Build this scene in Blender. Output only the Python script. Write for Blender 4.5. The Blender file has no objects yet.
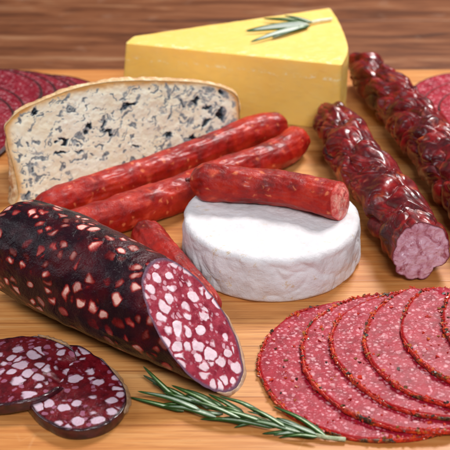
import bpy, bmesh, math, random
from mathutils import Vector, noise, Matrix
V = Vector
random.seed(7)
SC = bpy.context.scene
COL = SC.collection
CM = 0.01

# ------------------------------------------------------------------ camera model (centimetres)
FPX, DIST, PITCH = 1125.0, 70.0, math.radians(30)
CAMP = V((0, -DIST*math.cos(PITCH), DIST*math.sin(PITCH)))
CF = V((0, math.cos(PITCH), -math.sin(PITCH)))
CR = V((1, 0, 0)); CU = CR.cross(CF)
def at(x, y, z=0.0):
    """where the sight line through photo point x,y meets the height z (cm)"""
    d = CF*FPX + CR*(x-225) + CU*(225-y)
    return CAMP + d*((z-CAMP.z)/d.z)
def at_plane(x, y, p0, n):
    d = CF*FPX + CR*(x-225) + CU*(225-y)
    return CAMP + d*((p0-CAMP).dot(n)/d.dot(n))

# ------------------------------------------------------------------ materials
def lin(c):
    def f(v):
        v /= 255.0
        return v/12.92 if v <= .04045 else ((v+.055)/1.055)**2.4
    return (f(c[0]), f(c[1]), f(c[2]), 1)
class N:
    def __init__(s, name):
        s.m = bpy.data.materials.new(name); s.m.use_nodes = True
        s.t = s.m.node_tree; s.b = s.t.nodes['Principled BSDF']
        tc = s.t.nodes.new('ShaderNodeTexCoord')
        s.v = s.vm('SCALE', tc.outputs['Object'], sc=100.0)
    def nd(s, k, **kw):
        n = s.t.nodes.new(k)
        for a, b in kw.items(): setattr(n, a, b)
        return n
    def put(s, sock, val):
        if val is None: return
        if isinstance(val, bpy.types.NodeSocket): s.t.links.new(val, sock)
        else: sock.default_value = val
    def vm(s, op, a, b=None, sc=None):
        n = s.nd('ShaderNodeVectorMath', operation=op)
        s.put(n.inputs[0], a)
        if b is not None: s.put(n.inputs[1], b)
        if sc is not None: n.inputs['Scale'].default_value = sc
        return n.outputs[0]
    def math(s, op, a, b=0.0, c=0.0, clamp=False):
        n = s.nd('ShaderNodeMath', operation=op, use_clamp=clamp)
        s.put(n.inputs[0], a); s.put(n.inputs[1], b); s.put(n.inputs[2], c)
        return n.outputs[0]
    def noise(s, scale, detail=3, rough=.5, dist=0, v=None, col=False):
        n = s.nd('ShaderNodeTexNoise')
        s.put(n.inputs['Vector'], v or s.v); s.put(n.inputs['Scale'], scale)
        n.inputs['Detail'].default_value = detail; n.inputs['Roughness'].default_value = rough
        n.inputs['Distortion'].default_value = dist
        return n.outputs['Color' if col else 'Fac']
    def vor(s, scale, feature='F1', out='Distance', v=None, rnd=1.0):
        n = s.nd('ShaderNodeTexVoronoi', feature=feature)
        s.put(n.inputs['Vector'], v or s.v); n.inputs['Scale'].default_value = scale
        n.inputs['Randomness'].default_value = rnd
        return n.outputs[out]
    def ramp(s, f, stops, interp='LINEAR'):
        n = s.nd('ShaderNodeValToRGB'); s.put(n.inputs[0], f)
        r = n.color_ramp; r.interpolation = interp
        while len(r.elements) < len(stops): r.elements.new(.5)
        for e, (p, c) in zip(r.elements, stops):
            e.position = p; e.color = c if len(c) == 4 else lin(c)
        return n.outputs[0]
    def step(s, f, lo, hi):
        n = s.nd('ShaderNodeMapRange', interpolation_type='SMOOTHSTEP')
        s.put(n.inputs[0], f); s.put(n.inputs[1], lo); s.put(n.inputs[2], hi)
        return n.outputs[0]
    def mr(s, f, a, b, c, d):
        n = s.nd('ShaderNodeMapRange'); s.put(n.inputs[0], f)
        for i, q in enumerate((a, b, c, d)): s.put(n.inputs[i+1], q)
        return n.outputs[0]
    def mix(s, f, a, b, mode='MIX'):
        n = s.nd('ShaderNodeMix', data_type='RGBA', blend_type=mode)
        s.put(n.inputs[0], f)
        for i, q in ((6, a), (7, b)):
            s.put(n.inputs[i], q if isinstance(q, bpy.types.NodeSocket) else lin(q))
        return n.outputs[2]
    def sep(s, v):
        return s.nd_link('ShaderNodeSeparateXYZ', v).outputs
    def nd_link(s, k, v):
        n = s.nd(k); s.t.links.new(v, n.inputs[0]); return n
    def attr(s, name):
        n = s.nd('ShaderNodeAttribute', attribute_name=name); return n.outputs['Fac']
    def scaled(s, x, y, z, v=None):
        return s.vm('MULTIPLY', v or s.v, (x, y, z))
    def bump(s, h, strength=.5, dist=.1, prev=None):
        n = s.nd('ShaderNodeBump'); n.inputs['Strength'].default_value = strength
        n.inputs['Distance'].default_value = dist*CM
        s.put(n.inputs['Height'], h)
        if prev: s.put(n.inputs['Normal'], prev)
        return n.outputs[0]
    def warp(s, amp, scale, v=None):
        c = s.vm('SUBTRACT', s.noise(scale, 2, v=v, col=True), (.5, .5, .5))
        return s.vm('ADD', v or s.v, s.vm('SCALE', c, sc=amp))
    def rndshift(s):
        o = s.nd('ShaderNodeObjectInfo')
        c = s.nd('ShaderNodeCombineXYZ')
        r = s.math('MULTIPLY', o.outputs['Random'], 60.0)
        for i in range(3): s.put(c.inputs[i], r)
        s.v = s.vm('ADD', s.v, c.outputs[0])
    def out(s, col, rough=.5, bump=None, sss=0, rad=(.3, .1, .06), coat=0, coat_r=.1, spec=.5, alpha=None):
        b = s.b
        s.put(b.inputs['Base Color'], col if isinstance(col, bpy.types.NodeSocket) else lin(col))
        s.put(b.inputs['Roughness'], rough); s.put(b.inputs['Normal'], bump)
        b.inputs['Specular IOR Level'].default_value = spec
        if sss:
            b.inputs['Subsurface Weight'].default_value = sss
            b.inputs['Subsurface Radius'].default_value = rad
            b.inputs['Subsurface Scale'].default_value = CM
        if coat:
            s.put(b.inputs['Coat Weight'], coat); b.inputs['Coat Roughness'].default_value = coat_r
        if alpha is not None: s.put(b.inputs['Alpha'], alpha)
        return s.m

def fat_mask(n, v, scale, tmin, tmax, drop, soft, rnd=None):
    e = n.vor(scale, 'DISTANCE_TO_EDGE', v=v)
    c = n.vor(scale, 'F1', 'Color', v=v)
    o = n.sep(c)
    thr = n.mr(o[0], 0, 1, tmin, tmax)
    thr = n.math('ADD', thr, n.math('LESS_THAN', o[1], drop))
    m = n.step(n.math('SUBTRACT', e, thr), 0.0, soft)
    if rnd:
        d = n.vor(scale, 'F1', 'Distance', v=v)
        r = n.mr(o[2], 0, 1, rnd[0], rnd[1])
        m = n.math('MULTIPLY', m, n.step(n.math('SUBTRACT', r, d), 0.0, soft*1.3))
    return m, o

# --- bamboo board
def m_board():
    n = N('bamboo')
    x, y, z = n.sep(n.v)[:3]
    yy = n.math('ADD', y, n.math('MULTIPLY', n.noise(.06, 1, v=n.scaled(1, 0, 0)), .25))
    cell = n.math('FLOOR', n.math('DIVIDE', yy, 2.1))
    wn = n.nd('ShaderNodeTexWhiteNoise', noise_dimensions='1D'); n.put(wn.inputs['W'], cell)
    fr = n.math('FRACT', n.math('DIVIDE', yy, 2.1))
    edge = n.math('MINIMUM', fr, n.math('SUBTRACT', 1.0, fr))
    g1 = n.noise(1.0, 5, .65, v=n.scaled(.10, 2.6, 1))
    g2 = n.noise(1.0, 4, .6, v=n.scaled(.35, 14, 1))
    base = n.ramp(g1, [(.34, (160, 92, 40)), (.45, (194, 124, 62)), (.55, (212, 146, 82)), (.68, (224, 170, 110))])
    strip = n.ramp(wn.outputs['Value'], [(0, (174, 102, 46)), (.5, (202, 136, 74)), (1, (222, 170, 112))])
    c = n.mix(.45, base, strip)
    fine = n.step(g2, .5, .68)
    c = n.mix(n.math('MULTIPLY', fine, .5), c, (136, 72, 32))
    line = n.step(edge, .05, .0)
    c = n.mix(n.math('MULTIPLY', line, n.mr(wn.outputs['Value'], 0, 1, .25, .7)), c, (130, 70, 32))
    kn = n.step(n.noise(1.0, 4, .7, v=n.scaled(.5, 1.4, 1)), .66, .74)
    c = n.mix(n.math('MULTIPLY', kn, .5), c, (150, 84, 40))
    blot = n.noise(.12, 2)
    c = n.mix(n.math('MULTIPLY', n.step(blot, .45, .7), .35), c, (186, 112, 60))
    bm = n.bump(n.math('ADD', g2, n.math('MULTIPLY', line, -1.5)), .25, .02)
    sv = n.nd('ShaderNodeVectorRotate', rotation_type='Z_AXIS'); n.put(sv.inputs['Vector'], n.warp(.25, .3)); sv.inputs['Angle'].default_value = .9
    cuts = n.step(n.vor(1.0, 'DISTANCE_TO_EDGE', v=n.scaled(.9, .11, .05, v=sv.outputs[0])), .012, .0)
    cuts = n.math('MULTIPLY', cuts, n.step(n.noise(.25, 2, v=n.vm('ADD', n.v, (3, 1, 8))), .52, .62))
    c = n.mix(n.math('MULTIPLY', cuts, .1), c, (236, 196, 146))
    return n.out(c, n.mr(g1, .3, .7, .5, .36), bm, spec=.35)
# --- old brown planks
def m_table():
    n = N('brown_planks'); n.rndshift()
    g1 = n.noise(1.0, 6, .6, .6, v=n.scaled(.09, .6, 1))
    g2 = n.noise(1.0, 4, .6, v=n.scaled(.4, 4, 3))
    c = n.ramp(g1, [(.28, (68, 35, 17)), (.45, (108, 60, 32)), (.58, (132, 81, 50)), (.75, (158, 120, 88))])
    c = n.mix(n.math('MULTIPLY', n.step(g2, .5, .7), .45), c, (80, 44, 28))
    c = n.mix(n.math('MULTIPLY', n.step(n.noise(.35, 3), .6, .72), .12), c, (170, 140, 120))
    return n.out(c, .55, n.bump(n.math('ADD', g1, g2), .5, .08), spec=.3)
# --- fresh red sausage
def m_sausage():
    n = N('red_sausage_casing')
    a = n.noise(.8, 4, .6); b = n.noise(3.2, 3, .6)
    c = n.ramp(a, [(.3, (100, 9, 5)), (.5, (156, 20, 10)), (.7, (190, 48, 24))])
    v = n.warp(.4, 1.5)
    f, o = fat_mask(n, v, 1.15, .12, .3, .62, .3)
    c = n.mix(n.math('MULTIPLY', f, .5), c, (230, 92, 62))
    f2, o = fat_mask(n, n.vm('ADD', v, (7, 3, 5)), 2.3, .15, .3, .68, .25)
    c = n.mix(n.math('MULTIPLY', f2, .55), c, (240, 138, 88))
    c = n.mix(n.math('MULTIPLY', n.step(b, .55, .72), .4), c, (128, 6, 12))
    w = n.noise(2.5, 5, .7, 1.2)
    w2 = n.noise(9, 3, .6)
    bm = n.bump(n.math('ADD', w, n.math('MULTIPLY', w2, .35)), .7, .07)
    return n.out(c, n.mr(w, .3, .7, .34, .54), bm, sss=.1, rad=(.25, .06, .03), coat=.12, coat_r=.14, spec=.28)
def m_sausage_cut():
    n = N('sausage_meat')
    a = n.noise(2.6, 5, .65, .6)
    c = n.ramp(a, [(.3, (196, 64, 60)), (.45, (222, 104, 96)), (.58, (236, 150, 134)), (.7, (246, 196, 176))])
    c = n.mix(n.step(n.attr('rim'), .86, 1.0), c, (206, 52, 44))
    return n.out(c, .3, n.bump(a, .8, .12), sss=.3, coat=.3)
# --- dried wrinkled sausage
def m_dried():
    n = N('dark_dried_casing')
    a = n.noise(.75, 5, .6, .5)
    c = n.ramp(a, [(.28, (48, 3, 9)), (.45, (90, 8, 14)), (.58, (130, 16, 20)), (.75, (166, 38, 32))])
    v = n.warp(.7, .9)
    f, o = fat_mask(n, v, .75, .1, .28, .62, .3)
    c = n.mix(n.math('MULTIPLY', f, .75), c, (196, 88, 36))
    f2, o = fat_mask(n, n.vm('ADD', v, (3, 9, 5)), 1.9, .12, .3, .72, .25)
    c = n.mix(n.math('MULTIPLY', f2, .4), c, (196, 104, 84))
    c = n.mix(n.math('MULTIPLY', n.step(n.noise(1.4, 4), .55, .7), .6), c, (50, 6, 18))
    w = n.noise(1.1, 4, .55, 1.4); w2 = n.noise(6, 4, .6, .6)
    bm = n.bump(n.math('ADD', w, n.math('MULTIPLY', w2, .2)), .38, .12)
    return n.out(c, n.mr(w2, .3, .7, .3, .5), bm, sss=.08, rad=(.2, .05, .03), coat=n.mr(w, .4, .6, .1, .5), coat_r=.12, spec=.3)
def m_dried_cut():
    n = N('dried_sausage_meat')
    a = n.noise(1.3, 5, .6, 1.5)
    c = n.ramp(a, [(.3, (140, 70, 84)), (.42, (180, 122, 136)), (.55, (204, 158, 172)), (.8, (220, 186, 196))])
    k = n.step(n.noise(1.0, 5, .6, 2.0, v=n.vm('ADD', n.v, (9, 9, 9))), .58, .64)
    c = n.mix(n.math('MULTIPLY', k, .6), c, (132, 34, 44))
    c = n.mix(n.step(n.attr('rim'), .93, 1.0), c, (100, 34, 42))
    return n.out(c, .34, n.bump(a, .5, .08), sss=.1, coat=.25, coat_r=.2)
# --- blood sausage: one solid pattern of fat cubes runs through casing and cut
BV = 1.38
def pieces(n, v, sc, r0, r1, drop, t0, t1, soft, sh=(0, 0, 0)):
    """rounded lumps: a disc inside each cell, trimmed by the cell walls. returns 0..1 depth and the cell's random numbers"""
    vv = n.vm('ADD', v, sh)
    e = n.vor(sc, 'DISTANCE_TO_EDGE', v=vv); d = n.vor(sc, 'F1', 'Distance', v=vv)
    o = n.sep(n.vor(sc, 'F1', 'Color', v=vv))
    a = n.math('SUBTRACT', n.mr(o[0], 0, 1, r0, r1), d)
    b = n.math('SUBTRACT', e, n.mr(o[1], 0, 1, t0, t1))
    k = n.nd('ShaderNodeMath', operation='SMOOTH_MIN'); n.put(k.inputs[0], a); n.put(k.inputs[1], b); k.inputs[2].default_value = .2
    m = n.step(k.outputs[0], 0.0, soft)
    keep = n.math('GREATER_THAN', n.math('FRACT', n.math('MULTIPLY', o[2], 7.31)), drop)
    return n.math('MULTIPLY', m, keep), o
def m_blood_skin():
    n = N('dark_glossy_casing')
    v = n.vm('ADD', n.warp(.45, 1.1), (11.3, 4.7, 2.9)); v = n.vm('ADD', v, n.vm('SCALE', n.vm('SUBTRACT', n.noise(4, 2, col=True), (.5, .5, .5)), sc=.12))
    f, o = pieces(n, v, BV, .42, .70, .10, -.02, .05, .26)
    f = n.math('MULTIPLY', f, n.mr(n.step(n.noise(.42, 2, v=n.vm('ADD', n.v, (2, 5, 9))), .36, .56), 0, 1, .2, 1.0))
    a = n.noise(.5, 3, .6)
    base = n.ramp(a, [(.3, (16, 5, 12)), (.5, (32, 8, 18)), (.7, (60, 10, 22))])
    glow = n.step(n.noise(.5, 2, v=n.vm('ADD', n.v, (5, 1, 2))), .48, .66)
    base = n.mix(n.math('MULTIPLY', glow, .35), base, (100, 8, 18))
    fc = n.ramp(f, [(0, (96, 10, 16)), (.3, (132, 20, 24)), (.6, (180, 84, 76)), (.9, (232, 184, 172))])
    dim = n.mix(1.0, fc, n.ramp(o[2], [(0, (120, 60, 60)), (.35, (200, 176, 176)), (.65, (255, 252, 250))], ), 'MULTIPLY')
    c = n.mix(n.step(f, .0, .35), base, dim)
    c = n.mix(n.math('MULTIPLY', n.step(n.noise(2.6, 5, .7), .52, .7), .45), c, (24, 6, 16))
    w = n.noise(1.5, 5, .62, .8); w2 = n.noise(7, 4, .65)
    bm = n.bump(n.math('ADD', n.math('ADD', w, n.math('MULTIPLY', f, .2)), n.math('MULTIPLY', w2, .3)), .8, .13)
    return n.out(c, n.mr(w2, .3, .7, .2, .34), bm, sss=.05, spec=.22)
def m_blood_cut(name, base, base2, fat, fat2, rimc, scale=BV, rim0=.9):
    n = N(name)
    if scale != BV: n.rndshift()
    v = n.vm('ADD', n.warp(.45, 1.1), (11.3, 4.7, 2.9)); v = n.vm('ADD', v, n.vm('SCALE', n.vm('SUBTRACT', n.noise(4, 2, col=True), (.5, .5, .5)), sc=.12))
    f, o = pieces(n, v, scale, .40, .68, .03 if scale == BV else .2, .0, .07, .10)
    f2, o2 = pieces(n, v, scale*1.75, .30, .52, .45, .02, .1, .1, (4.3, 1.1, 7.7))
    f3, o3 = pieces(n, v, scale*3.2, .25, .5, .6, .02, .1, .2, (1.3, 8.1, 2.7))
    a = n.noise(1.8, 5, .65)
    c = n.ramp(a, [(.32, base2), (.6, base)])
    c = n.mix(n.math('MULTIPLY', f3, .3), c, fat2)
    c = n.mix(n.math('MULTIPLY', f2, .7), c, fat2)
    fc = n.mix(n.noise(1.6, 4, .6), fat2, fat)
    fc = n.mix(n.math('MULTIPLY', n.math('POWER', o[2], 3.0), .25), fc, base)
    fc = n.mix(.35, fc, fat)
    c = n.mix(n.math('MULTIPLY', f, .95), c, fc)
    c = n.mix(n.step(n.math('ADD', n.attr('rim'), n.math('MULTIPLY', n.math('SUBTRACT', n.noise(1.2, 3), .5), .05)), rim0, rim0+.06), c, rimc)
    bm = n.bump(n.math('ADD', n.math('MULTIPLY', f, .4), n.noise(3.4, 5, .65)), .6, .08)
    return n.out(c, n.mr(a, .3, .7, .2, .36), bm, sss=.1, rad=(.12, .06, .05), coat=.2, coat_r=.18, spec=.35)
def m_plain(name, c1, c2, rough, sc=2.0, bs=.5, coat=0, alpha=None, sss=0):
    n = N(name); a = n.noise(sc, 5, .6)
    return n.out(n.mix(n.step(a, .35, .65), c1, c2), rough, n.bump(a, bs, .08), coat=coat, alpha=alpha, sss=sss)
# --- salami
def m_salami(name, dark=False):
    n = N(name); n.rndshift()
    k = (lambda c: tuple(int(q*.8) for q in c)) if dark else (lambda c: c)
    v = n.warp(.3, 2.2)
    a = n.noise(1.3, 5, .65)
    c = n.ramp(a, [(.3, k((122, 10, 28))), (.5, k((152, 22, 42))), (.7, k((170, 40, 56)))])
    def dots(sc, r0, r1, drop, sh):
        vv = n.vm('ADD', v, sh)
        d = n.vor(sc, 'F1', 'Distance', v=vv); o = n.sep(n.vor(sc, 'F1', 'Color', v=vv))
        r = n.math('MULTIPLY', n.mr(o[0], 0, 1, r0, r1), n.math('GREATER_THAN', o[1], drop))
        return n.step(n.math('SUBTRACT', r, d), -.02, .26), o
    f2, o2 = dots(5.6, .24, .58, .25, (3, 6, 2))
    c = n.mix(n.math('MULTIPLY', f2, .42), c, k((222, 140, 152)))
    f, o = dots(4.2, .26, .6, .35, (0, 0, 0))
    c = n.mix(n.math('MULTIPLY', f, n.mr(o[2], 0, 1, .25, .7)), c, k((228, 168, 174)))
    f3, o3 = dots(2.4, .2, .42, .8, (9, 1, 7))
    c = n.mix(n.math('MULTIPLY', f3, .45), c, k((236, 196, 196)))
    c = n.mix(n.math('MULTIPLY', n.step(n.noise(4.5, 3), .6, .68), .5), c, k((134, 12, 28)))
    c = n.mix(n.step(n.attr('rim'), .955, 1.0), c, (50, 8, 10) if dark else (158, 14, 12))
    bm = n.bump(n.math('ADD', n.noise(7, 4, .65), n.math('MULTIPLY', f, .3)), .35, .04)
    return n.out(c, .42, bm, sss=.05, rad=(.12, .04, .03), spec=.2)
def m_pepper():
    n = N('pepper_crust_paprika'); n.rndshift()
    t = n.noise(3.6, 4, .75)
    c = n.ramp(t, [(.34, (100, 16, 8)), (.44, (164, 24, 8)), (.55, (198, 36, 12)), (.64, (212, 66, 20)), (.74, (170, 90, 24))])
    c = n.mix(n.step(n.noise(.8, 2), .55, .66), c, n.ramp(n.noise(5, 3, .7), [(.4, (34, 22, 12)), (.55, (96, 56, 24)), (.7, (150, 110, 52))]))
    return n.out(c, .42, n.bump(n.noise(9, 3, .7), .8, .06), coat=.2)
def m_chip():
    n = N('spice_flakes')
    c = n.ramp(n.attr('tint'), [(0, (196, 40, 12)), (.4, (150, 20, 8)), (.62, (206, 76, 18)), (.78, (150, 96, 36)), (.88, (70, 40, 18)), (1, (28, 20, 14))])
    return n.out(c, .4, coat=.2)
# --- cheeses
def m_gouda():
    n = N('hard_yellow_cheese')
    a = n.noise(.35, 4, .6)
    c = n.ramp(a, [(.3, (246, 198, 96)), (.7, (248, 207, 112))])
    cr = n.step(n.noise(1.0, 5, .75, v=n.scaled(1.4, 2.2, 3)), .52, .6)
    msk = n.attr('crumble')
    c = n.mix(n.math('MULTIPLY', cr, n.mr(msk, 0, 1, .03, .85)), c, (252, 236, 190))
    bm = n.bump(n.math('ADD', n.noise(1.6, 6, .7), n.math('MULTIPLY', cr, .7)), .4, .06)
    return n.out(c, .42, bm, sss=.35, rad=(.6, .45, .15), coat=.12, coat_r=.3)
def m_camembert():
    n = N('white_bloomy_rind')
    a = n.noise(.5, 5, .65); b = n.noise(5, 5, .7)
    c = n.ramp(a, [(.3, (206, 200, 201)), (.6, (226, 221, 222))])
    st = n.step(n.noise(1.0, 5, .75, v=n.scaled(1.3, 3.4, 1.3)), .58, .66)
    rg = n.attr('rim')
    c = n.mix(n.math('MULTIPLY', st, n.mr(rg, 0, 1, .2, .8)), c, (208, 178, 136))
    bm = n.bump(n.math('ADD', b, n.math('MULTIPLY', n.noise(1.3, 4, .6), 2.2)), .5, .08)
    return n.out(c, .62, bm, sss=.15, rad=(.2, .17, .15), spec=.2)
def m_bluecheese():
    n = N('blue_cheese_paste')
    vein = n.attr('vein'); edge = n.attr('rim')
    j = n.math('ADD', vein, n.math('MULTIPLY', n.math('SUBTRACT', n.noise(6, 4, .7), .5), .5))
    c = n.ramp(n.noise(.6, 4, .6), [(.3, (245, 232, 200)), (.65, (251, 245, 224))])
    c = n.mix(n.math('MULTIPLY', n.step(n.noise(1.3, 3), .64, .78), .35), c, (214, 184, 140))
    e = n.step(n.math('ADD', edge, n.math('MULTIPLY', n.math('SUBTRACT', n.noise(.8, 3), .5), .32)), .80, 1.0)
    c = n.mix(n.math('MULTIPLY', n.step(edge, .66, .9), .45), c, (236, 198, 130))
    c = n.mix(e, c, (216, 160, 86))
    c = n.mix(n.math('MULTIPLY', n.step(j, .14, .4), .8), c, (138, 150, 156))
    c = n.mix(n.step(j, .45, .75), c, (58, 72, 86))
    c = n.mix(n.step(j, .82, 1.0), c, (22, 22, 26))
    bm = n.bump(n.math('ADD', n.noise(3.2, 6, .7), n.math('MULTIPLY', j, -.5)), .6, .08)
    return n.out(c, .45, bm, sss=.3, rad=(.4, .3, .2), coat=.15, coat_r=.3)
def m_bluerind():
    n = N('blue_cheese_rind')
    a = n.noise(1.6, 6, .7)
    c = n.ramp(a, [(.3, (128, 76, 46)), (.45, (186, 132, 84)), (.55, (220, 184, 140)), (.66, (244, 236, 222))])
    ed = n.attr('front')
    c = n.mix(n.math('MULTIPLY', ed, .65), c, (226, 192, 140))
    return n.out(c, .6, n.bump(a, .9, .15), sss=.2)
def m_leaf():
    n = N('rosemary_needle'); mid = n.attr('mid')
    j = n.math('ADD', mid, n.math('MULTIPLY', n.math('SUBTRACT', n.noise(9, 3), .5), .25))
    c = n.ramp(j, [(.25, (34, 60, 18)), (.5, (58, 90, 34)), (.72, (116, 142, 92)), (.93, (206, 214, 188))])
    c = n.mix(n.math('MULTIPLY', n.attr('under'), .9), c, n.ramp(j, [(.25, (60, 96, 44)), (.45, (206, 214, 204))]))
    return n.out(c, .42, n.bump(n.noise(8, 3), .4, .03), coat=.05, spec=.25)
def m_stem():
    n = N('rosemary_stem')
    c = n.ramp(n.noise(3, 4, .6), [(.35, (122, 132, 88)), (.65, (176, 182, 150))])
    return n.out(c, .55, n.bump(n.noise(8, 3), .6, .04))

# ------------------------------------------------------------------ object helpers
def mesh(name, verts, faces, mat, parent=None, attrs=None, smooth=True):
    """verts in world centimetres; stored relative to the parent thing's base"""
    off = parent['_base'] if parent is not None and '_base' in parent else None
    o3 = V(off) if off is not None else V((0, 0, 0))
    me = bpy.data.meshes.new(name)
    me.from_pydata([((V(v)-o3)*CM)[:] for v in verts], [], faces)
    if smooth: me.polygons.foreach_set('use_smooth', [True]*len(me.polygons))
    if attrs:
        for k, vals in attrs.items():
            a = me.attributes.new(k, 'FLOAT', 'POINT'); a.data.foreach_set('value', vals)
    me.materials.append(mat); me.validate(); me.update()
    ob = bpy.data.objects.new(name, me); COL.objects.link(ob)
    if parent is not None: ob.parent = parent
    return ob
BASES = []
def thing(name, base, label, cat, group=None):
    o = bpy.data.objects.new(name, None); COL.objects.link(o)
    o.empty_display_size = .01
    o.location = V(base)*CM; o['_base'] = [*V(base)]
    o['label'] = label; o['category'] = cat
    if group: o['group'] = group
    BASES.append(o)
    return o
def catmull(P, n):
    """P: list of tuples of any size; n samples"""
    P = [tuple(p) for p in P]
    Q = [tuple(2*a-b for a, b in zip(P[0], P[1]))]+P+[tuple(2*a-b for a, b in zip(P[-1], P[-2]))]
    out = []
    m = len(P)-1
    for k in range(n):
        t = k/(n-1)*m; i = min(int(t), m-1); u = t-i
        p0, p1, p2, p3 = Q[i:i+4]
        out.append(tuple(.5*((2*b)+(-a+c)*u+(2*a-5*b+4*c-d)*u*u+(-a+3*b-3*c+d)*u**3) for a, b, c, d in zip(p0, p1, p2, p3)))
    return out
def frames(C):
    T = []
    for i in range(len(C)):
        a = C[max(i-1, 0)]; b = C[min(i+1, len(C)-1)]
        T.append((b-a).normalized())
    up = V((0, 0, 1)); Fr = []
    n0 = (up-T[0]*up.dot(T[0])).normalized()
    for t in T:
        n0 = (n0-t*n0.dot(t)).normalized(); Fr.append((n0, t.cross(n0)))
    return T, Fr
def tube(path, nr=160, nl=220, disp=None, plane=None, re0=1.0, re1=1.0, cap0=True, cap1=True, pw=.5):
    """path: (Vector, radius) knots. plane=(point, normal) cuts the far end flat. returns verts, faces, cut ring"""
    raw = catmull([(*p, r) for p, r in path], 400)
    C = [V(q[:3]) for q in raw]; L = [0]
    for i in range(1, 400): L.append(L[-1]+(C[i]-C[i-1]).length)
    tot = L[-1]
    ss = []
    k0 = 16 if cap0 else 0; k1 = 16 if cap1 else 0
    for k in range(k0): ss.append(re0*(1-math.cos(k/k0*math.pi/2)))
    lo = re0 if cap0 else 0; hi = tot-(re1 if cap1 else 0)
    for k in range(nl+1): ss.append(lo+(hi-lo)*k/nl)
    for k in range(1, k1+1): ss.append(hi+re1*math.sin(k/k1*math.pi/2))
    cs, rs = [], []
    j = 0
    for s in ss:
        while j < 398 and L[j+1] < s: j += 1
        u = (s-L[j])/max(L[j+1]-L[j], 1e-9); u = min(max(u, 0), 1)
        cs.append(C[j].lerp(C[j+1], u)); r = raw[j][3]*(1-u)+raw[j+1][3]*u
        if cap0 and s < re0: r *= max(1-((re0-s)/re0)**2, 0)**pw
        if cap1 and s > hi: r *= max(1-((s-hi)/re1)**2, 0)**pw
        rs.append(max(r, .004))
    T, Fr = frames(cs)
    vs = []; fs = []; ring = []; froz = {}
    for i, (c, r, t, (a, b), s) in enumerate(zip(cs, rs, T, Fr, ss)):
        for k in range(nr):
            th = 2*math.pi*k/nr
            d = a*math.cos(th)+b*math.sin(th)
            p = c+d*r
            if disp: p = p+d*disp(p, s, th, d)*min(1, r/.5)
            if plane is not None:
                e = (p-plane[0]).dot(plane[1])
                if k in froz: p = froz[k].copy()
                elif e > 0:
                    p = p-t*(e/max(t.dot(plane[1]), .2)); froz[k] = p.copy()
            vs.append(p)
    n = len(cs)
    for i in range(n-1):
        for k in range(nr):
            k2 = (k+1) % nr
            A, B, Cc, Dd = i*nr+k, i*nr+k2, (i+1)*nr+k2, (i+1)*nr+k
            if plane is not None and (vs[A]-vs[Dd]).length < 1e-6 and (vs[B]-vs[Cc]).length < 1e-6: continue
            fs.append((A, B, Cc, Dd))
    if plane is None and True:
        fs.append(tuple(range(nr-1, -1, -1)) if True else ())
        fs.append(tuple(range((n-1)*nr, n*nr)))
    else:
        fs.append(tuple(range(nr-1, -1, -1)))
    ring = vs[(n-1)*nr:n*nr]
    return vs, fs, ring
def face_cap(ring, normal, bulge=.05, rough=.03, nrg=40, scale=1.0, seed=0, lift=0.0):
    c = sum(ring, V((0, 0, 0)))/len(ring)
    vs, fs, at_ = [c+normal*(bulge+lift)], [], [0.0]
    m = len(ring)
    for j in range(1, nrg+1):
        f = j/nrg
        for p in ring:
            q = c+(p-c)*f*scale
            h = bulge*(1-f**2)+rough*noise.fractal(q*1.3+V((seed, 0, 0)), .8, 2, 4)*(1-f**8)
            vs.append(q+normal*(h+lift)); at_.append(f)
    for k in range(m): fs.append((0, 1+k, 1+(k+1) % m))
    for j in range(nrg-1):
        for k in range(m):
            a = 1+j*m+k; b = 1+j*m+(k+1) % m
            fs.append((a, a+m, b+m, b))
    return vs, fs, at_
def offs(p, s): return noise.noise(p*s)

# ------------------------------------------------------------------ the setting
M = {}
def build_setting():
    y0, y1 = -34, 25.6
    bm = bmesh.new(); bmesh.ops.create_cube(bm, size=1)
    for v in bm.verts:
        v.co = V((v.co.x*.70, (v.co.y*(y1-y0)+(y1+y0)/2)*CM, (v.co.z-.5)*.022))
    bmesh.ops.bevel(bm, geom=bm.edges[:], offset=.0025, segments=3, affect='EDGES', profile=.5)
    me = bpy.data.meshes.new('cutting_board'); bm.to_mesh(me); bm.free()
    me.polygons.foreach_set('use_smooth', [False]*len(me.polygons))
    me.materials.append(m_board())
    o = bpy.data.objects.new('cutting_board', me); COL.objects.link(o)
    o['kind'] = 'structure'
    o['label'] = 'light bamboo cutting board with horizontal strips under the meats and cheeses'
    # table of brown planks, running left to right
    tm = m_table()
    yy = -60.0; i = 0; ws = [11.0, 9.5, 12, 10.2, 11.3, 9.0, 12.4, 10.5]
    bm = bmesh.new()
    edges = [-70, -56, -43, -30, -18, -6, 6, 17.5, 29.9, 43.2, 54, 66, 79, 92, 106, 120]
    for a, b in zip(edges[:-1], edges[1:]):
        g = bmesh.ops.create_cube(bm, size=1)['verts']
        for v in g:
            v.co = V((v.co.x*2.4, (v.co.y*(b-a-.18)+(a+b)/2)*CM, -.022-.011*1+(v.co.z)*.022))
    bmesh.ops.bevel(bm, geom=bm.edges[:], offset=.0012, segments=2, affect='EDGES', profile=.5)
    me = bpy.data.meshes.new('table_top'); bm.to_mesh(me); bm.free()
    me.materials.append(tm)
    o = bpy.data.objects.new('table_top', me); COL.objects.link(o)
    o['kind'] = 'structure'
    o['label'] = 'dark brown wooden planks of the table behind the board'

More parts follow.
